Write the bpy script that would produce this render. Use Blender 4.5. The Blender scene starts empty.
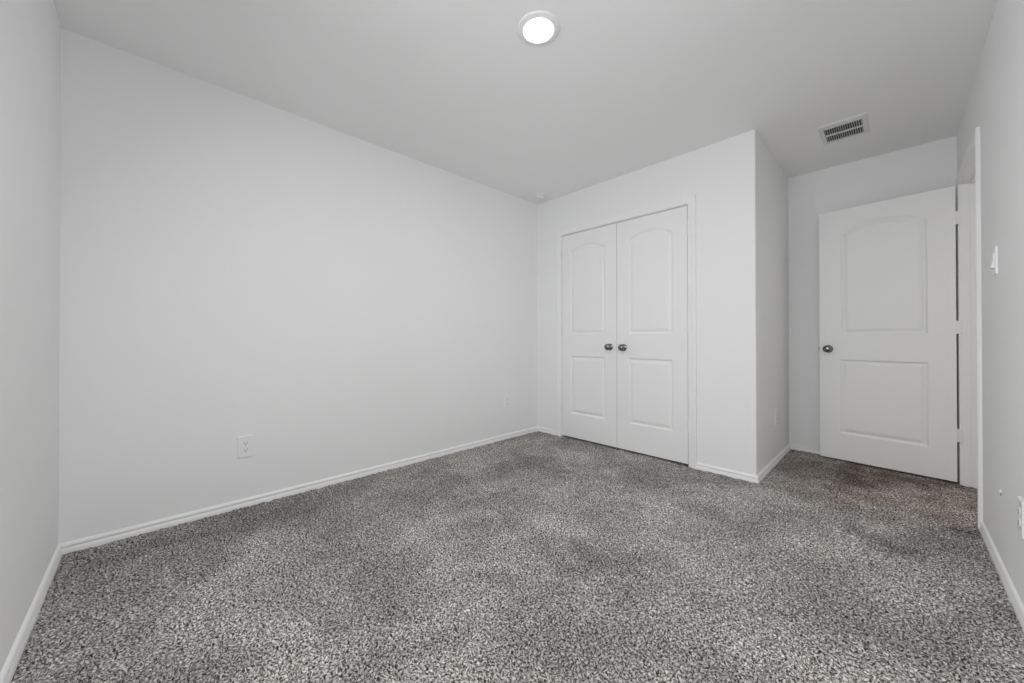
import bpy, bmesh, math
import numpy as np
from mathutils import Vector, Matrix

scene = bpy.context.scene
COL = scene.collection

# ------------------------------------------------------------------ camera
CAM_POS = Vector((2.6947, 0.3032, 0.9916))
YAW, PITCH, ROLL, FPX = 0.80046, 0.00508, -0.0010, 372.23
cam_data = bpy.data.cameras.new('camera')
cam = bpy.data.objects.new('camera', cam_data)
COL.objects.link(cam)
cy_, sy_ = math.cos(YAW), math.sin(YAW)
cp_, sp_ = math.cos(PITCH), math.sin(PITCH)
F = Vector((-sy_ * cp_, cy_ * cp_, sp_))
R0 = Vector((cy_, sy_, 0.0))
U0 = R0.cross(F)
cr_, sr_ = math.cos(ROLL), math.sin(ROLL)
RR = R0 * cr_ + U0 * sr_
UU = U0 * cr_ - R0 * sr_
m = Matrix((RR, UU, -F)).transposed().to_4x4()
m.translation = CAM_POS
cam.matrix_world = m
cam_data.sensor_fit = 'HORIZONTAL'
cam_data.sensor_width = 36.0
cam_data.lens = 36.0 * FPX / 1024.0
cam_data.shift_y = -4.787 / 1024.0
cam_data.clip_start = 0.02
scene.camera = cam

# ------------------------------------------------------------------ world, daylight, exposure
scene.view_settings.view_transform = 'Standard'
scene.view_settings.look = 'None'
scene.view_settings.gamma = 1.0
scene.view_settings.use_curve_mapping = False
scene.view_settings.exposure = 0.08
scene.cycles.diffuse_bounces = 8
scene.cycles.max_bounces = 12

world = bpy.data.worlds.new('sky')
scene.world = world
world.use_nodes = True
bg = world.node_tree.nodes['Background']
bg.inputs['Color'].default_value = (0.96, 0.98, 1.0, 1)
bg.inputs['Strength'].default_value = 0.6

WIN_X0, WIN_X1, WIN_Z0, WIN_Z1 = 1.30, 2.85, 0.90, 2.25     # window in the wall behind the camera
WR_Y0, WR_Y1 = 0.60, 2.00                                    # added unseen window in the right-hand wall, to brighten the left wall

P_NEAR, P_SIDE, P_LAMP, P_HALL = 38.0, 10.5, 5.0, 18.0


def area_light(name, loc, direction, sx, sy, power, color=(1, 1, 1)):
    ld = bpy.data.lights.new(name, 'AREA')
    ld.shape = 'RECTANGLE'
    ld.size, ld.size_y = sx, sy
    ld.energy = power
    ld.color = color
    o = bpy.data.objects.new(name, ld)
    COL.objects.link(o)
    o.location = loc
    o.rotation_euler = Vector(direction).to_track_quat('-Z', 'Y').to_euler()
    return o


area_light('window_daylight', ((WIN_X0 + WIN_X1) / 2, -0.16, (WIN_Z0 + WIN_Z1) / 2), (0, 1, -0.8),
           WIN_X1 - WIN_X0, WIN_Z1 - WIN_Z0, P_NEAR, (0.985, 0.99, 1.0))
area_light('side_window_fill', (3.006 + 0.16, (WR_Y0 + WR_Y1) / 2, (WIN_Z0 + WIN_Z1) / 2), (-1, 0, -0.8),
           WR_Y1 - WR_Y0, WIN_Z1 - WIN_Z0, P_SIDE, (0.985, 0.99, 1.0))  # extra fill light coming through the added side window

# ------------------------------------------------------------------ dimensions
H = 2.44            # ceiling
L = 3.303           # front of the closet wall
XC = 2.023          # corner of the closet return
L2 = 4.438          # far wall
W = 3.006           # right wall
T = 0.115           # wall thickness
HALL = 1.15         # hallway beyond the room door
D0, D1, DH = 3.455, 4.255, 2.046     # room-door opening in the right wall
C0, C1, CH = 0.318, 1.584, 2.048     # closet opening in the closet wall
FZ = -0.012         # slab below the carpet


# ------------------------------------------------------------------ materials
def new_mat(name):
    mt = bpy.data.materials.new(name)
    mt.use_nodes = True
    nt = mt.node_tree
    return mt, nt, nt.nodes['Principled BSDF']


def paint(name, col, rough=0.6, bump=0.0, scale=90.0, spec=0.3, vary=0.0):
    mt, nt, b = new_mat(name)
    b.inputs['Base Color'].default_value = (*col, 1)
    b.inputs['Roughness'].default_value = rough
    b.inputs['Specular IOR Level'].default_value = spec
    tc = nt.nodes.new('ShaderNodeTexCoord')
    if bump > 0:
        nz = nt.nodes.new('ShaderNodeTexNoise')
        nz.inputs['Scale'].default_value = scale
        nz.inputs['Detail'].default_value = 3.0
        bp = nt.nodes.new('ShaderNodeBump')
        bp.inputs['Strength'].default_value = bump
        bp.inputs['Distance'].default_value = 0.002
        nt.links.new(tc.outputs['Object'], nz.inputs['Vector'])
        nt.links.new(nz.outputs['Fac'], bp.inputs['Height'])
        nt.links.new(bp.outputs['Normal'], b.inputs['Normal'])
    if vary > 0:
        n2 = nt.nodes.new('ShaderNodeTexNoise')
        n2.inputs['Scale'].default_value = 1.7
        n2.inputs['Detail'].default_value = 2.0
        mr = nt.nodes.new('ShaderNodeMapRange')
        mr.inputs['From Min'].default_value = 0.3
        mr.inputs['From Max'].default_value = 0.7
        mr.inputs['To Min'].default_value = 1.0 - vary
        mr.inputs['To Max'].default_value = 1.0 + vary
        mx = nt.nodes.new('ShaderNodeMix')
        mx.data_type = 'RGBA'
        mx.blend_type = 'MULTIPLY'
        mx.inputs['Factor'].default_value = 1.0
        mx.inputs['A'].default_value = (*col, 1)
        nt.links.new(tc.outputs['Object'], n2.inputs['Vector'])
        nt.links.new(n2.outputs['Fac'], mr.inputs['Value'])
        nt.links.new(mr.outputs['Result'], mx.inputs['B'])
        nt.links.new(mx.outputs['Result'], b.inputs['Base Color'])
    return mt


M_WALL = paint('wall_paint', (0.855, 0.858, 0.86), 0.75, 0.10, 70, 0.2, 0.006)
M_CEIL = paint('ceiling_paint', (0.90, 0.90, 0.90), 0.85, 0.14, 60, 0.15, 0.006)
M_TRIM = paint('trim_enamel', (0.87, 0.87, 0.87), 0.38, 0.0, spec=0.4)
M_DOOR = paint('door_enamel', (0.855, 0.855, 0.855), 0.45, 0.04, 220, 0.4)
M_PLATE = paint('white_plastic', (0.86, 0.86, 0.86), 0.35, spec=0.45)
M_SLOT = paint('slot_shadow_plastic', (0.03, 0.03, 0.03), 0.6)
M_VENT = paint('white_register_metal', (0.75, 0.75, 0.75), 0.4, spec=0.4)
M_DUCT = paint('dark_duct_metal', (0.09, 0.09, 0.09), 0.7)
M_FLOOR = paint('carpet_backing', (0.10, 0.095, 0.09), 0.95, 0.2, 40)
M_SCUFF = paint('dark_scuff', (0.08, 0.075, 0.07), 0.9)

M_NICKEL, _nt, _b = new_mat('brushed_nickel')
_b.inputs['Base Color'].default_value = (0.24, 0.235, 0.23, 1)
_b.inputs['Metallic'].default_value = 1.0
_b.inputs['Roughness'].default_value = 0.2
M_HINGE, _nt, _b = new_mat('pale_hinge_metal')
_b.inputs['Base Color'].default_value = (0.78, 0.78, 0.77, 1)
_b.inputs['Metallic'].default_value = 0.1
_b.inputs['Roughness'].default_value = 0.4

M_LENS, _nt, _b = new_mat('lit_diffuser')
_b.inputs['Base Color'].default_value = (0.9, 0.9, 0.9, 1)
_b.inputs['Emission Color'].default_value = (1.0, 0.985, 0.96, 1)
_b.inputs['Emission Strength'].default_value = 3.0

M_GLASS = bpy.data.materials.new('window_glass')
M_GLASS.use_nodes = True
_nt = M_GLASS.node_tree
_nt.nodes.clear()
_o = _nt.nodes.new('ShaderNodeOutputMaterial')
_t = _nt.nodes.new('ShaderNodeBsdfTransparent')
_g = _nt.nodes.new('ShaderNodeBsdfGlossy')
_g.inputs['Roughness'].default_value = 0.02
_f = _nt.nodes.new('ShaderNodeFresnel')
_m = _nt.nodes.new('ShaderNodeMixShader')
_nt.links.new(_f.outputs['Fac'], _m.inputs['Fac'])
_nt.links.new(_t.outputs['BSDF'], _m.inputs[1])
_nt.links.new(_g.outputs['BSDF'], _m.inputs[2])
_nt.links.new(_m.outputs['Shader'], _o.inputs['Surface'])


TRODDEN = [(0.60, 1.69, 0.20, 0.76), (0.92, 1.71, 0.20, 0.72), (1.18, 1.76, 0.18, 0.78), (1.83, 1.79, 0.20, 0.68), (1.78, 1.42, 0.13, 0.84), (0.15, 0.85, 0.30, 0.80),
           (0.25, 0.30, 0.28, 0.80), (2.50, 3.25, 0.12, 0.74), (2.64, 2.88, 0.15, 0.76), (0.70, 2.35, 0.30, 0.84), (2.35, 3.85, 0.30, 0.84), (1.5, 2.9, 0.35, 0.86)]


def carpet_material():
    mt, nt, b = new_mat('flecked_frieze_carpet')
    N, K = nt.nodes.new, nt.links.new
    b.inputs['Roughness'].default_value = 1.0
    b.inputs['Specular IOR Level'].default_value = 0.0
    tc = N('ShaderNodeTexCoord')
    flat = N('ShaderNodeVectorMath')
    flat.operation = 'MULTIPLY'
    flat.inputs[1].default_value = (1, 1, 0)
    K(tc.outputs['Object'], flat.inputs[0])

    def noise(scale, detail, rough=0.5, dist=0.0):
        n = N('ShaderNodeTexNoise')
        n.noise_dimensions = '2D'
        n.inputs['Scale'].default_value = scale
        n.inputs['Detail'].default_value = detail
        n.inputs['Roughness'].default_value = rough
        n.inputs['Distortion'].default_value = dist
        K(flat.outputs[0], n.inputs['Vector'])
        return n

    def remap(src, f0, f1, t0, t1):
        mr = N('ShaderNodeMapRange')
        for k, v in zip(('From Min', 'From Max', 'To Min', 'To Max'), (f0, f1, t0, t1)):
            mr.inputs[k].default_value = v
        K(src, mr.inputs['Value'])
        return mr.outputs['Result']

    def mult(a, bsock=None, bcol=None, fac=None):
        mx = N('ShaderNodeMix')
        mx.data_type = 'RGBA'
        mx.blend_type = 'MULTIPLY'
        mx.inputs['Factor'].default_value = 1.0
        K(a, mx.inputs['A'])
        if bsock:
            K(bsock, mx.inputs['B'])
        if bcol:
            mx.inputs['B'].default_value = (*bcol, 1)
        if fac:
            K(fac, mx.inputs['Factor'])
        return mx.outputs['Result']
    # yarn tips: curled dark, grey and pale strands
    yarn = noise(160.0, 2.0, 0.6, 0.8)
    ramp = N('ShaderNodeValToRGB')
    e = ramp.color_ramp.elements
    e[0].position, e[0].color = 0.34, (0.033, 0.029, 0.027, 1)
    e[1].position, e[1].color = 0.66, (0.84, 0.825, 0.80, 1)
    for pos, c in ((0.43, (0.11, 0.102, 0.096, 1)), (0.50, (0.31, 0.298, 0.287, 1)), (0.57, (0.60, 0.588, 0.57, 1))):
        x = e.new(pos)
        x.color = c
    K(yarn.outputs['Fac'], ramp.inputs['Fac'])
    # some yarns are brown
    brown = remap(noise(70.0, 1.0).outputs['Fac'], 0.52, 0.66, 0.0, 0.6)
    col = mult(ramp.outputs['Color'], bcol=(1.0, 0.91, 0.86), fac=brown)
    # brushed nap: broad lighter and darker areas left by feet and the vacuum cleaner
    col = mult(col, bsock=remap(noise(2.6, 4.0, 0.6, 0.4).outputs['Fac'], 0.34, 0.66, 0.66, 1.02))
    # trodden and brushed-back spots where the pile lies the other way
    wob = N('ShaderNodeVectorMath')
    wob.operation = 'MULTIPLY_ADD'
    wob.inputs[1].default_value = (0.5, 0.5, 0.0)
    K(noise(4.0, 3.0).outputs['Color'], wob.inputs[0])
    sub = N('ShaderNodeVectorMath')
    sub.operation = 'SUBTRACT'
    sub.inputs[1].default_value = (0.25, 0.25, 0.0)
    K(flat.outputs[0], sub.inputs[0])
    K(sub.outputs[0], wob.inputs[2])
    for x, y, r, k in TRODDEN:
        di = N('ShaderNodeVectorMath')
        di.operation = 'DISTANCE'
        di.inputs[1].default_value = (x, y, 0.0)
        K(wob.outputs[0], di.inputs[0])
        col = mult(col, bsock=remap(di.outputs['Value'], r * 0.3, r * 1.2, k, 1.0))
    # brown cast of warm hallway light painted into the carpet colour at the doorway
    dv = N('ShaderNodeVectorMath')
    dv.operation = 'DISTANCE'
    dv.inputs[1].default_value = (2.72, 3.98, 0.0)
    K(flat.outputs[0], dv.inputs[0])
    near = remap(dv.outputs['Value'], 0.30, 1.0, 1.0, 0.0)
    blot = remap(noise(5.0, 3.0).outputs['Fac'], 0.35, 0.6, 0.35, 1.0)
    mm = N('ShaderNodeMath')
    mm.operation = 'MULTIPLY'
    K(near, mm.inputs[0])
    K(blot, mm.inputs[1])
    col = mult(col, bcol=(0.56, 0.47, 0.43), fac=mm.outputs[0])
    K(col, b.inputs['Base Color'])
    return mt


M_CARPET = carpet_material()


# ------------------------------------------------------------------ helpers
def obj(name, bm, mat, parent=None, smooth=False):
    me = bpy.data.meshes.new(name)
    bmesh.ops.recalc_face_normals(bm, faces=bm.faces[:])
    bm.to_mesh(me)
    bm.free()
    if smooth:
        for p in me.polygons:
            p.use_smooth = True
    if mat:
        me.materials.append(mat)
    o = bpy.data.objects.new(name, me)
    COL.objects.link(o)
    if parent:
        o.parent = parent
    return o


def tag(o, label, cat, group=None, kind=None):
    o['label'] = label
    o['category'] = cat
    if group:
        o['group'] = group
    if kind:
        o['kind'] = kind
    return o


def empty(name, loc, rot=(0, 0, 0)):
    o = bpy.data.objects.new(name, None)
    o.empty_display_size = 0.05
    COL.objects.link(o)
    o.location = loc
    o.rotation_euler = rot
    return o


def box(bm, x0, x1, y0, y1, z0, z1, bevel=0.0, seg=2):
    ret = bmesh.ops.create_cube(bm, size=1.0)
    vs = ret['verts']
    for v in vs:
        v.co = Vector((x0 + (v.co.x + .5) * (x1 - x0), y0 + (v.co.y + .5) * (y1 - y0), z0 + (v.co.z + .5) * (z1 - z0)))
    if bevel > 0:
        es = list({e for v in vs for e in v.link_edges})
        bmesh.ops.bevel(bm, geom=es, offset=bevel, segments=seg, profile=0.6, affect='EDGES')


def boxes(*bb):
    bm = bmesh.new()
    for b in bb:
        box(bm, *b)
    return bm


def lathe(bm, prof, n=32, mat=None):
    """prof: list of (radius, height) about +z; radius 0 closes the end."""
    mat = mat or Matrix.Identity(4)
    rings = []
    for r, h in prof:
        if r < 1e-6:
            rings.append([bm.verts.new(mat @ Vector((0, 0, h)))])
        else:
            rings.append([bm.verts.new(mat @ Vector((r * math.cos(2 * math.pi * k / n), r * math.sin(2 * math.pi * k / n), h))) for k in range(n)])
    for a, b in zip(rings, rings[1:]):
        for k in range(n):
            k2 = (k + 1) % n
            if len(a) == 1 and len(b) == 1:
                continue
            if len(a) == 1:
                bm.faces.new((a[0], b[k], b[k2]))
            elif len(b) == 1:
                bm.faces.new((a[k], b[0], a[k2]))
            else:
                bm.faces.new((a[k], b[k], b[k2], a[k2]))


def extrude_poly(bm, pts, z0, z1):
    a = [bm.verts.new((x, y, z0)) for x, y in pts]
    b = [bm.verts.new((x, y, z1)) for x, y in pts]
    n = len(pts)
    for k in range(n):
        bm.faces.new((a[k], a[(k + 1) % n], b[(k + 1) % n], b[k]))
    bm.faces.new(a[::-1])
    bm.faces.new(b)


def sweep(bm, prof, a, b, nrm, up=Vector((0, 0, 1)), m0=0.0, m1=0.0):
    """Profile (offset along nrm, offset along up) swept from a to b. m0/m1 mitre: extra run per unit of nrm offset."""
    a, b, nrm = Vector(a), Vector(b), Vector(nrm)
    d = (b - a).normalized()
    va = [bm.verts.new(a + nrm * p + up * q - d * (m0 * p)) for p, q in prof]
    vb = [bm.verts.new(b + nrm * p + up * q + d * (m1 * p)) for p, q in prof]
    n = len(prof)
    for k in range(n):
        bm.faces.new((va[k], va[(k + 1) % n], vb[(k + 1) % n], vb[k]))
    bm.faces.new(va)
    bm.faces.new(vb[::-1])


# ------------------------------------------------------------------ room shell
S = 'structure'
XE = W + T + HALL            # hallway far face
HY = 2.60                    # near end of the hallway
tag(obj('floor', boxes((-T, XE + T, -T, L2 + 1.2, -0.14, FZ)), M_FLOOR), 'floor slab under the grey flecked carpet', 'floor', kind=S)
tag(obj('ceiling', boxes((-T, XE + T, -T, L2 + 1.2, H, H + 0.1)), M_CEIL), 'flat pale grey painted ceiling over the whole bedroom', 'ceiling', kind=S)
tag(obj('wall_left', boxes((-T, 0, -T, L2 + T, FZ, H)), M_WALL), 'long bare white wall with two outlets running to the closet', 'wall', kind=S)
tag(obj('wall_near', boxes((0, WIN_X0, -T, 0, FZ, H), (WIN_X1, W, -T, 0, FZ, H),
                           (WIN_X0, WIN_X1, -T, 0, FZ, WIN_Z0), (WIN_X0, WIN_X1, -T, 0, WIN_Z1, H)), M_WALL),
    'white wall meeting the long bare wall nearest the viewer', 'wall', kind=S)
bm = boxes((0, C0, L, L + T, FZ, H), (C0, C1, L, L + T, CH, H))
r = 0.007
pts = [(C1, L), (XC - r, L)] + [(XC - r + r * math.sin(a), L + r - r * math.cos(a)) for a in [math.radians(x) for x in (22, 45, 68)]] + [(XC, L + r), (XC, L + T), (C1, L + T)]
extrude_poly(bm, pts, FZ, H)
tag(obj('wall_closet', bm, M_WALL), 'white wall around the double closet doors', 'wall', kind=S)
tag(obj('wall_closet_side', boxes((XC - T, XC, L + T, L2, FZ, H)), M_WALL), 'narrow shaded side wall of the closet turning towards the far wall', 'wall', kind=S)
tag(obj('wall_far', boxes((0, W + T, L2, L2 + T, FZ, H)), M_WALL), 'white wall behind the open panelled door', 'wall', kind=S)
tag(obj('wall_right', boxes((W, W + T, -T, WR_Y0, FZ, H), (W, W + T, WR_Y1, D0, FZ, H), (W, W + T, WR_Y0, WR_Y1, FZ, WIN_Z0), (W, W + T, WR_Y0, WR_Y1, WIN_Z1, H), (W, W + T, D1, L2, FZ, H), (W, W + T, D0, D1, DH, H)), M_WALL),
    'white wall with the light switch and the doorway', 'wall', kind=S)
tag(obj('wall_hallway', boxes((XE, XE + T, HY, L2 + 1.2, FZ, H), (W + T, XE, HY - T, HY, FZ, H), (W + T, XE, L2 + 1.08, L2 + 1.2, FZ, H)), M_WALL), 'hallway wall beyond the doorway', 'wall', kind=S)

# window behind the camera, the room's daylight
def window(name, a0, a1, matrix, label):
    """Frame with a meeting rail and one pane; local x along the wall, y from inside to outside."""
    z0, z1 = WIN_Z0, WIN_Z1
    zm = (z0 + z1) / 2
    bm = boxes((a0, a1, .03, .09, z0, z0 + .05), (a0, a1, .03, .09, z1 - .05, z1), (a0, a0 + .05, .03, .09, z0 + .05, z1 - .05),
               (a1 - .05, a1, .03, .09, z0 + .05, z1 - .05), (a0 + .05, a1 - .05, .035, .085, zm - .02, zm + .02))
    bm.transform(matrix)
    w = tag(obj(name, bm, M_TRIM), label, 'window', kind=S)
    bm = boxes((a0 + .05, a1 - .05, .058, .062, z0 + .05, z1 - .05))
    bm.transform(matrix)
    obj('pane', bm, M_GLASS, w)


window('window_1', WIN_X0, WIN_X1, Matrix(((1, 0, 0, 0), (0, -1, 0, 0), (0, 0, 1, 0), (0, 0, 0, 1))), 'white framed window behind the viewer that lets in the daylight')
window('added_window', WR_Y0, WR_Y1, Matrix(((0, 1, 0, W), (1, 0, 0, 0), (0, 0, 1, 0), (0, 0, 0, 1))), 'unseen white framed window added beside the viewer for fill light')

# ------------------------------------------------------------------ carpet pile
rng = np.random.default_rng(7)


def blur(a, s):
    k = int(3 * s + 1)
    w = np.exp(-0.5 * (np.arange(-k, k + 1) / s) ** 2)
    w /= w.sum()
    for ax in (0, 1):
        p = np.pad(a, [(k, k) if i == ax else (0, 0) for i in (0, 1)], mode='wrap')
        a = sum(w[j] * np.take(p, range(j, j + a.shape[ax]), axis=ax) for j in range(2 * k + 1))
    return a


def carpet_grid(x0, x1, y0, y1, step):
    nx, ny = int(round((x1 - x0) / step)) + 1, int(round((y1 - y0) / step)) + 1
    X, Y = np.meshgrid(np.linspace(x0, x1, nx), np.linspace(y0, y1, ny), indexing='ij')
    n1 = blur(rng.normal(size=X.shape), 1.0)
    n2 = blur(rng.normal(size=X.shape), 6.0)
    n1 /= n1.std()
    n2 /= n2.std()
    Z = -0.003 + 0.0022 * np.clip(n1, -2, 2) + 0.0008 * n2
    X = X + rng.uniform(-.3, .3, X.shape) * step
    Y = Y + rng.uniform(-.3, .3, Y.shape) * step
    X[0], X[-1], Y[:, 0], Y[:, -1] = x0, x1, y0, y1
    co = np.stack([X, Y, Z], -1).reshape(-1, 3)
    idx = np.arange(nx * ny).reshape(nx, ny)
    q = np.stack([idx[:-1, :-1], idx[1:, :-1], idx[1:, 1:], idx[:-1, 1:]], -1).reshape(-1, 4)
    return co, q


def carpet():
    parts = [carpet_grid(0.002, W - 0.002, 0.002, L - 0.001, 0.004), carpet_grid(XC + 0.002, W - 0.002, L - 0.001, L2 - 0.002, 0.004),
             carpet_grid(W - 0.002, XE - 0.002, D0 + 0.016, D1 - 0.016, 0.01), carpet_grid(C0 + .016, C1 - .016, L - 0.001, L + .3, 0.01)]
    co, q, n = [], [], 0
    for c, f in parts:
        co.append(c)
        q.append(f + n)
        n += len(c)
    co, q = np.concatenate(co), np.concatenate(q)
    me = bpy.data.meshes.new('carpet_pile')
    me.vertices.add(len(co))
    me.vertices.foreach_set('co', co.astype(np.float32).ravel())
    me.loops.add(q.size)
    me.loops.foreach_set('vertex_index', q.astype(np.int32).ravel())
    me.polygons.add(len(q))
    me.polygons.foreach_set('loop_start', (np.arange(len(q)) * 4).astype(np.int32))
    me.polygons.foreach_set('use_smooth', np.ones(len(q), bool))
    me.update(calc_edges=True)
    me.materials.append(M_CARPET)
    o = bpy.data.objects.new('carpet_pile', me)
    COL.objects.link(o)
    return tag(o, 'grey and brown flecked cut pile carpet covering the whole bedroom floor', 'carpet', kind='stuff')


carpet()

# ------------------------------------------------------------------ baseboards
BP = [(0, FZ), (.0145, FZ), (.0145, .004), (.0125, .014), (.0085, .0215), (.0080, .0245), (.0105, .0265), (.0118, .0300), (.0112, .0350), (.0080, .0410), (.004, .0440), (0, .0455)]


def baseboard(name, label, runs):
    bm = bmesh.new()
    for a, b, n, m0, m1 in runs:
        sweep(bm, BP, a, b, n, m0=m0, m1=m1)
    return tag(obj(name, bm, M_TRIM), label, 'baseboard', kind=S)


CL, CRt = 0.270, 1.632       # outer edges of the closet casing
bl = baseboard('baseboard_left', 'white baseboard along the long bare wall', [((0, 0, 0), (0, L, 0), (1, 0, 0), -1, -1)])
obj('scuff', boxes((0.0095, 0.0103, 2.748, 2.778, 0.0335, 0.037)), M_SCUFF, bl)['label'] = 'small dark nick in the baseboard'
baseboard('baseboard_near', 'white baseboard under the wall nearest the viewer', [((0, 0, 0), (W, 0, 0), (0, 1, 0), -1, -1)])
baseboard('baseboard_closet', 'white baseboard in two short runs beside the closet casing',
          [((0, L, 0), (CL, L, 0), (0, -1, 0), -1, 0), ((CRt, L, 0), (XC, L, 0), (0, -1, 0), 0, 1)])
baseboard('baseboard_closet_side', 'white baseboard along the side wall of the closet', [((XC, L, 0), (XC, L2, 0), (1, 0, 0), 1, -1)])
baseboard('baseboard_far', 'white baseboard behind the open door', [((XC, L2, 0), (W, L2, 0), (0, -1, 0), -1, -1)])
RC0, RC1 = D0 - 0.066, D1 + 0.066
baseboard('baseboard_right', 'white baseboard under the light switch wall', [((W, 0, 0), (W, RC0, 0), (-1, 0, 0), -1, 0)])

# ------------------------------------------------------------------ casings and jambs
CP = [(0, 0), (.011, 0), (.012, .004), (.012, .010), (.009, .013), (.010, .017), (.0155, .040), (.0165, .050), (.0155, .056), (.012, .058), (0, .058)]   # (out, across from the opening)


def casing(bm, base, out, along, a0, a1, top):
    """Three mitred runs around an opening a0..a1 (along), up to top. base(p) places (along, z)."""
    out, along = Vector(out), Vector(along)
    z = Vector((0, 0, 1))
    w = 0.058

    def run(p0, p1, acr, mit0, mit1):
        d = (p1 - p0).normalized()
        va = [bm.verts.new(p0 + out * p + acr * q - d * (mit0 * q)) for p, q in CP]
        vb = [bm.verts.new(p1 + out * p + acr * q + d * (mit1 * q)) for p, q in CP]
        n = len(CP)
        for k in range(n):
            bm.faces.new((va[k], va[(k + 1) % n], vb[(k + 1) % n], vb[k]))
        bm.faces.new(va)
        bm.faces.new(vb[::-1])
    run(base(a0, FZ), base(a0, top), -along, 0, 1)
    run(base(a1, FZ), base(a1, top), along, 0, 1)
    run(base(a0, top), base(a1, top), z, 1, 1)


J = 0.014
# closet: jamb boards + casing
bm = bmesh.new()
casing(bm, lambda a, z: Vector((a, L, z)), (0, -1, 0), (1, 0, 0), C0 + J - .005, C1 - J + .005, CH - J + .005)
tag(obj('trim_1', bm, M_TRIM), 'white casing framing the double closet doors', 'door casing', kind=S)
tag(obj('trim_2', boxes((C0, C0 + J, L, L + T, FZ, CH), (C1 - J, C1, L, L + T, FZ, CH), (C0 + J, C1 - J, L, L + T, CH - J, CH)), M_TRIM),
    'white jamb lining inside the closet opening', 'door jamb', kind=S)
# room door: casing on the room side, jamb lining with stop
bm = bmesh.new()
casing(bm, lambda a, z: Vector((W, a, z)), (-1, 0, 0), (0, 1, 0), D0 + J - .005 - .005, D1 - J + .005, DH - J + .005)
tag(obj('trim_3', bm, M_TRIM), 'white casing around the doorway beside the light switch', 'door casing', kind=S)
bm = boxes((W, W + T, D0, D0 + J, FZ, DH), (W, W + T, D1 - J, D1, FZ, DH), (W, W + T, D0 + J, D1 - J, DH - J, DH),
           (W + .040, W + .075, D0 + J, D0 + J + .011, FZ, DH - J), (W + .040, W + .075, D1 - J - .011, D1 - J, FZ, DH - J),
           (W + .040, W + .075, D0 + J + .011, D1 - J - .011, DH - J - .011, DH - J))
tag(obj('trim_4', bm, M_TRIM), 'white jamb lining with stop in the doorway behind the open door', 'door jamb', kind=S)


# ------------------------------------------------------------------ panelled doors
def panel_loop(x0, x1, z0, z1, zs, d, n=18):
    """Outline of a panel inset by d. zs: height where the arched top springs (None: square top)."""
    xa, xb, za = x0 + d, x1 - d, z0 + d
    if zs is None:
        zt = z1 - d
        top = [(xb + (xa - xb) * k / n, zt) for k in range(n + 1)]
    else:
        w, rise = (x1 - x0) / 2, z1 - zs
        Rr = (w * w + rise * rise) / (2 * rise)
        cx, cz = (x0 + x1) / 2, z1 - Rr
        Ri = Rr - d
        h = xb - cx
        a = math.asin(h / Ri)
        top = [(cx + Ri * math.sin(a - 2 * a * k / n), cz + Ri * math.cos(a - 2 * a * k / n)) for k in range(n + 1)]
    return [(xa, za), (xb, za)] + top


PROFILE = [(0.0, 0.0), (.003, .0012), (.007, .0050), (.011, .0085), (.016, .0100), (.020, .0100), (.024, .0085), (.036, .0040), (.043, .0022), (.047, .0018)]


def panelled_door(name, width, height, thick, panels, loc, rotz, back=False):
    """Slab in local x 0..width, z 0..height; the visible face is y=0 looking to -y, the body goes to +y."""
    bm = bmesh.new()
    sides = [(0.0, 1)] + ([(thick, -1)] if back else [])

    def face_with_holes(y):
        outer = [bm.verts.new((x, y, z)) for x, z in ((0, 0), (width, 0), (width, height), (0, height))]
        edges = [bm.edges.new((outer[k], outer[(k + 1) % 4])) for k in range(4)]
        for p in panels:
            lp = [bm.verts.new((x, y, z)) for x, z in panel_loop(*p, 0.0)]
            edges += [bm.edges.new((lp[k], lp[(k + 1) % len(lp)])) for k in range(len(lp))]
        bmesh.ops.triangle_fill(bm, edges=edges, use_beauty=True)
        return outer
    f = face_with_holes(0.0)
    if back:
        g = face_with_holes(thick)
    else:
        g = [bm.verts.new((x, thick, z)) for x, z in ((0, 0), (width, 0), (width, height), (0, height))]
        bm.faces.new(g)
    for k in range(4):
        bm.faces.new((f[k], f[(k + 1) % 4], g[(k + 1) % 4], g[k]))
    slab = obj(name, bm, M_DOOR)
    slab.location = loc
    slab.rotation_euler = (0, 0, rotz)
    for y, s in sides:
        for p in panels:
            bm = bmesh.new()
            rings = [[bm.verts.new((x, y + s * dep, z)) for x, z in panel_loop(*p, ins)] for ins, dep in PROFILE]
            for a, b in zip(rings, rings[1:]):
                n = len(a)
                for k in range(n):
                    bm.faces.new((a[k], a[(k + 1) % n], b[(k + 1) % n], b[k]))
            bm.faces.new(rings[-1])
            po = obj('panel', bm, M_DOOR, slab)
            po['label'] = 'raised panel with an arched top' if p[4] else 'raised rectangular panel'
    return slab


def knob(parent, x, z, y=0.0, sign=-1):
    """Round nickel knob on a rosette; axis along -y (sign -1) or +y."""
    M = Matrix.Translation((x, y, z)) @ Matrix.Rotation(math.radians(90 if sign < 0 else -90), 4, 'X')
    bm = bmesh.new()
    lathe(bm, [(0, 0.013), (.0125, 0.013), (.0135, .018), (.019, .022), (.0250, .028), (.0285, .036), (.0288, .042), (.0270, .050), (.0215, .0565), (.013, .0602), (0, .0615)], 32, M)
    k = obj('knob', bm, M_NICKEL, parent, smooth=True)
    k['label'] = 'round brushed nickel knob'
    bm = bmesh.new()
    lathe(bm, [(0, 0), (.0315, 0), (.0315, .003), (.028, .0065), (.018, .009), (.013, .011), (.0125, .014), (0, .014)], 32, M)
    obj('rosette', bm, M_NICKEL, k, smooth=True)


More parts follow.
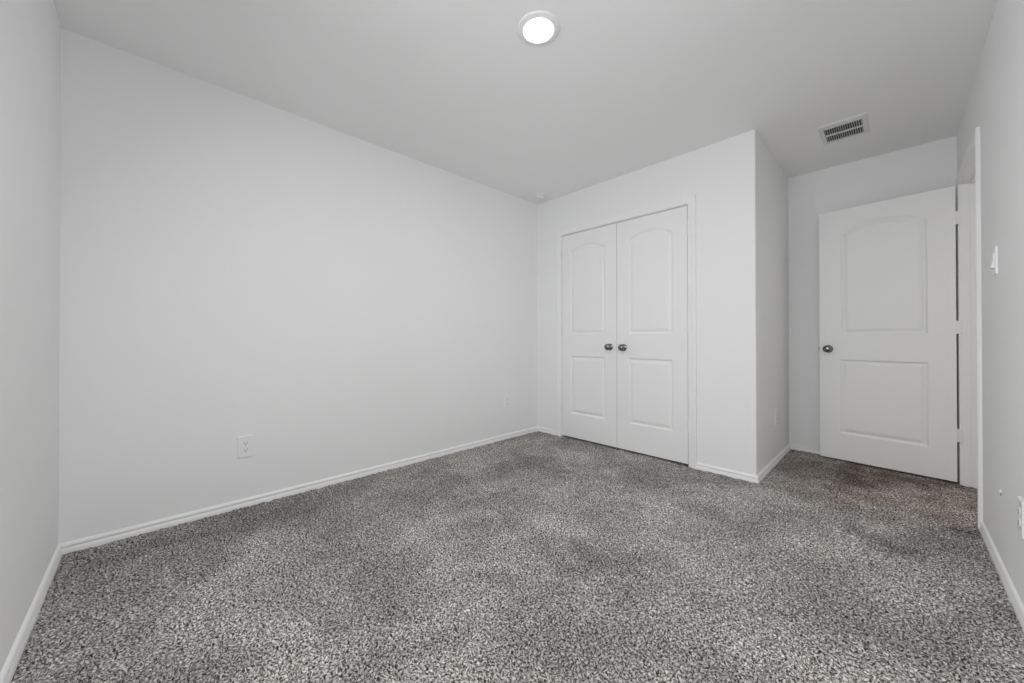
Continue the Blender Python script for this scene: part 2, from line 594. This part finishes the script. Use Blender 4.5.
def knuckle_hinge(parent, x, y, z):
    bm = bmesh.new()
    lathe(bm, [(0, -.046), (.003, -.046), (.0035, -.043), (.0055, -.042), (.0055, -.016), (.0050, -.0155), (.0050, -.0145), (.0055, -.014),
               (.0055, .014), (.0050, .0145), (.0050, .0155), (.0055, .016), (.0055, .042), (.0035, .043), (.003, .046), (0, .046)], 16,
          Matrix.Translation((x, y, z)))
    h = obj('hinge', bm, M_HINGE, parent, smooth=False)
    h['label'] = 'pale metal hinge knuckle'
    return h


DB = 0.014                   # doors hang a little above the carpet
DT = 2.029 - DB
# closet leaves
wl = 0.9505 - 0.3355
left = panelled_door('door_1', wl, DT, 0.035,
                     [(.100, .500, .247 - DB, .822 - DB, None), (.100, .500, 1.030 - DB, 1.908 - DB, 1.848 - DB)], (0.3355, L + 0.001, DB), 0)
tag(left, 'closet door leaf hinged beside the long bare wall', 'closet door', kind=S)
knob(left, wl - 0.069, 0.915 - DB)
wr = 1.5665 - 0.9545
right = panelled_door('door_2', wr, DT, 0.035,
                      [(.110, .500, .247 - DB, .822 - DB, None), (.110, .500, 1.030 - DB, 1.910 - DB, 1.850 - DB)], (0.9545, L + 0.001, DB), 0)
tag(right, 'closet door leaf nearer the open bedroom door', 'closet door', kind=S)
knob(right, 0.064, 0.912 - DB)
for z in (0.30, 1.07, 1.84):
    knuckle_hinge(left, -0.003, -0.0045, z - DB)
    knuckle_hinge(right, wr + 0.003, -0.0045, z - DB)

# the open room door
hx, hy = 2.982, 4.2350
lx, ly = 2.2525, 4.3170
ang = math.atan2(hy - ly, hx - lx)           # local x runs latch -> hinge
dw = math.hypot(hx - lx, hy - ly)
rd = panelled_door('door_3', dw, 2.030 - DB, 0.035,
                   [(.125, .607, .222 - DB, .822 - DB, None), (.137, .607, 1.022 - DB, 1.910 - DB, 1.842 - DB)], (lx, ly, DB), ang, back=True)
tag(rd, 'white two panel bedroom door standing open against the far wall', 'door', kind=S)
knob(rd, 0.056, 0.905 - DB)
knob(rd, 0.056, 0.905 - DB, 0.035, 1)
obj('latch_bolt', boxes((-0.010, 0.0, 0.011, 0.023, 0.896 - DB, 0.914 - DB)), M_NICKEL, rd)
for z in (0.330, 1.066, 1.812):
    h = knuckle_hinge(rd, dw + 0.010, 0.040, z - DB)
    bm = boxes((dw, dw + 0.0035, 0.004, 0.036, z - DB - .045, z - DB + .045))
    lf = obj('hinge_leaf', bm, M_HINGE, h)
    # leaf on the jamb, in the door's own frame
    inv = Matrix.Translation((lx, ly, DB)) @ Matrix.Rotation(ang, 4, 'Z')
    bm = boxes((W - .020, W + .004, D1 - J - .0028, D1 - J - .0002, z - .045, z + .045))
    bm.transform(inv.inverted())
    obj('hinge_leaf', bm, M_HINGE, h)


# ------------------------------------------------------------------ wall plates
def plate_root(name, wall, along, z):
    """Local frame: x along the wall, y out of the wall, z up."""
    if wall == 'left':
        return empty(name, (0, along, z), (0, 0, -math.pi / 2))
    if wall == 'side':
        return empty(name, (XC, along, z), (0, 0, -math.pi / 2))
    return empty(name, (W, along, z), (0, 0, math.pi / 2))


def rounded(bm, w, h, y0, y1, bev):
    box(bm, -w / 2, w / 2, y0, y1, -h / 2, h / 2)
    es = [e for e in bm.edges if all(abs(v.co.y - y1) < 1e-6 for v in e.verts)]
    bmesh.ops.bevel(bm, geom=es, offset=bev, segments=3, profile=0.6, affect='EDGES')


def make_outlet(label):
    t = tag(empty('wall_outlet', (0, 0, 0)), label, 'outlet', 'duplex wall outlets')
    bm = bmesh.new()
    rounded(bm, .078, .124, 0, .0080, .0022)
    obj('cover_plate', bm, M_PLATE, t)
    for s in (-1, 1):
        bm = bmesh.new()
        pts = []
        for k in range(32):
            a = 2 * math.pi * k / 32
            x, z = .0175 * math.cos(a), .0175 * math.sin(a)
            pts.append((x, max(-.0142, min(.0142, z))))
        a = [bm.verts.new((x, .0078, z + s * .0195)) for x, z in pts]
        b = [bm.verts.new((x, .0096, z + s * .0195)) for x, z in pts]
        for k in range(32):
            bm.faces.new((a[k], a[(k + 1) % 32], b[(k + 1) % 32], b[k]))
        bm.faces.new(b)
        bm.faces.new(a[::-1])
        rcp = obj('receptacle', bm, M_PLATE, t)
        for x, hh in ((-.0065, .0042), (.0065, .0036)):
            so = obj('slot', boxes((x - .0012, x + .0012, 0.0093, .0099, s * .0195 + .003 - hh, s * .0195 + .003 + hh)), M_SLOT, rcp)
            so['label'] = 'dark blade slot'
        bm = bmesh.new()
        lathe(bm, [(0, .0093), (.0029, .0093), (.0029, .0099), (0, .0099)], 14, Matrix.Translation((0, 0, s * .0195 - .0075)) @ Matrix.Rotation(math.radians(-90), 4, 'X'))
        obj('ground_hole', bm, M_SLOT, rcp)['label'] = 'dark round ground hole'
    bm = bmesh.new()
    lathe(bm, [(0, .0075), (.0032, .0075), (.0032, .0086), (.0015, .0092), (0, .0093)], 14, Matrix.Rotation(math.radians(-90), 4, 'X'))
    obj('screw', bm, M_PLATE, t)
    return t


def copy_tree(o, parent=None):
    c = o.copy()
    COL.objects.link(c)
    if parent:
        c.parent = parent
    for ch in [x for x in bpy.data.objects if x.parent == o]:
        copy_tree(ch, c)
    return c


outlet = make_outlet('white wall outlet on the long bare wall, far from the closet')
outlet.location, outlet.rotation_euler = (0, 0.709, 0.352), (0, 0, -math.pi / 2)
for loc, rz, lb in (((0, 2.842, 0.366), -math.pi / 2, 'white wall outlet on the long bare wall, close to the closet corner'),
                    ((XC, 3.890, 0.370), -math.pi / 2, 'white wall outlet on the shaded side wall of the closet'),
                    ((W, 2.520, 0.357), math.pi / 2, 'white wall outlet low on the light switch wall, past the tiny wall plug')):
    c = copy_tree(outlet)
    c.location, c.rotation_euler = loc, (0, 0, rz)
    c['label'] = lb

# rocker switch
t = tag(plate_root('light_switch', 'right', 2.985, 1.333), 'white rocker light switch plate beside the doorway', 'light switch')
bm = bmesh.new()
rounded(bm, .074, .122, 0, .0065, .0025)
obj('cover_plate', bm, M_PLATE, t)
bm = boxes((-.0175, .0175, .006, .0082, -.034, .034))
obj('switch_frame', bm, M_PLATE, t)
bm = bmesh.new()
vs = [[bm.verts.new((x, y, z)) for y, z in ((.008, .031), (.0095, .031), (.0105, .0), (.0165, -.030), (.0155, -.0315), (.008, -.0315))] for x in (-.0155, .0155)]
n = len(vs[0])
for k in range(n):
    bm.faces.new((vs[0][k], vs[0][(k + 1) % n], vs[1][(k + 1) % n], vs[1][k]))
bm.faces.new(vs[0])
bm.faces.new(vs[1][::-1])
obj('rocker', bm, M_PLATE, t)

# little wall plug below the switch
t = tag(plate_root('wall_plug', 'right', 2.915, 0.330), 'tiny white plug over a dark disc low on the wall below the light switch', 'wall plug')
RX = Matrix.Rotation(math.radians(-90), 4, 'X')
bm = bmesh.new()
lathe(bm, [(0, 0), (.0065, 0), (.0065, .003), (.005, .0055), (.003, .006), (0, .006)], 20, RX @ Matrix.Translation((0, -.006, 0)))
obj('cap', bm, M_PLATE, t, smooth=False)
bm = bmesh.new()
lathe(bm, [(0, 0), (.0055, 0), (.0055, .0012), (0, .0012)], 14, RX @ Matrix.Translation((0, .0075, 0)))  # flat dark disc on the wall just under the cap
obj('hole', bm, M_SLOT, t)['label'] = 'dark disc'

# ------------------------------------------------------------------ ceiling fittings
FLIP = Matrix.Rotation(math.pi, 4, 'X')
lt = tag(empty('ceiling_light', (1.538, 1.600, H)), 'round white disc ceiling light switched on', 'ceiling light')
bm = bmesh.new()
lathe(bm, [(0, 0), (.098, 0), (.098, .003), (.096, .0055), (.090, .0075), (.076, .0095), (.0705, .0100), (.0700, .006), (0, .006)], 64, FLIP)
obj('trim_ring', bm, M_PLATE, lt, smooth=True)
bm = bmesh.new()
lathe(bm, [(0, .007), (.0697, .007), (.0697, .0115), (.066, .0140), (.045, .0165), (.02, .0175), (0, .0178)], 64, FLIP)
obj('diffuser', bm, M_LENS, lt, smooth=True)['label'] = 'glowing white diffuser'
sp = bpy.data.lights.new('ceiling_lamp_glow', 'AREA')
sp.shape = 'DISK'
sp.size = 0.125
sp.energy = P_LAMP
sp.color = (1.0, 0.985, 0.96)
so = bpy.data.objects.new('ceiling_lamp_glow', sp)
COL.objects.link(so)
so.location = (1.538, 1.600, H - 0.020)

hl = area_light('hallway_lamp_glow', (W + T + .55, 4.75, H - 0.03), (0, 0, -1), 0.2, 0.2, P_HALL, (1.0, 0.97, 0.91))

sd = tag(empty('smoke_detector', (0.208, 3.118, H)), 'small round white smoke detector on the ceiling above the closet corner', 'smoke detector')
bm = bmesh.new()
lathe(bm, [(0, 0), (.050, 0), (.050, .006), (.046, .009), (0, .009)], 40, FLIP)
obj('base', bm, M_PLATE, sd)
bm = bmesh.new()
lathe(bm, [(0, .009), (.040, .009), (.041, .020), (.036, .028), (.022, .033), (0, .034)], 40, FLIP)
obj('cover', bm, M_PLATE, sd, smooth=True)

vx0, vx1, vy0, vy1 = 2.327, 2.575, 3.590, 3.905
ix0, ix1, iy0, iy1 = 2.352, 2.547, 3.645, 3.877
vt = tag(empty('air_vent', ((vx0 + vx1) / 2, (vy0 + vy1) / 2, H)), 'white louvred ceiling air register in front of the open door', 'air vent')
ox, oy = (vx0 + vx1) / 2, (vy0 + vy1) / 2
X0, X1, Y0, Y1 = vx0 - ox, vx1 - ox, vy0 - oy, vy1 - oy
a0, a1, b0, b1 = ix0 - ox, ix1 - ox, iy0 - oy, iy1 - oy
bm = bmesh.new()
rings = []
for (x0, x1, y0, y1, z) in ((X0, X1, Y0, Y1, 0), (X0, X1, Y0, Y1, -.003), (X0 + .006, X1 - .006, Y0 + .006, Y1 - .006, -.008), (a0, a1, b0, b1, -.011), (a0, a1, b0, b1, 0)):
    rings.append([bm.verts.new(p) for p in ((x0, y0, z), (x1, y0, z), (x1, y1, z), (x0, y1, z))])
for A, B in zip(rings, rings[1:] + rings[:1]):
    for k in range(4):
        bm.faces.new((A[k], A[(k + 1) % 4], B[(k + 1) % 4], B[k]))
obj('frame', bm, M_VENT, vt)
obj('duct_back', boxes((a0, a1, b0, b1, -.0012, -.0004)), M_DUCT, vt)['label'] = 'dark duct opening behind the louvres'
bmid = (b0 + b1) / 2
obj('divider', boxes((a0, a1, bmid - .005, bmid + .005, -.0115, -.0015)), M_VENT, vt)
for y0, y1, s in ((b0, bmid - .005, 1), (bmid + .005, b1, -1)):
    bm = bmesh.new()
    nb = 17
    for k in range(nb):
        x = a0 + (k + .5) * (a1 - a0) / nb
        c = [bm.verts.new((x + dx, y, z)) for y in (y0, y1) for dx, z in ((-.0022, -.002), (-.0006, -.002), (.0026, -.0105), (.0010, -.0105))]
        for q in ((0, 1, 2, 3), (7, 6, 5, 4), (0, 4, 5, 1), (1, 5, 6, 2), (2, 6, 7, 3), (3, 7, 4, 0)):
            bm.faces.new([c[i] for i in q])
    obj('louver_bank', bm, M_VENT, vt)
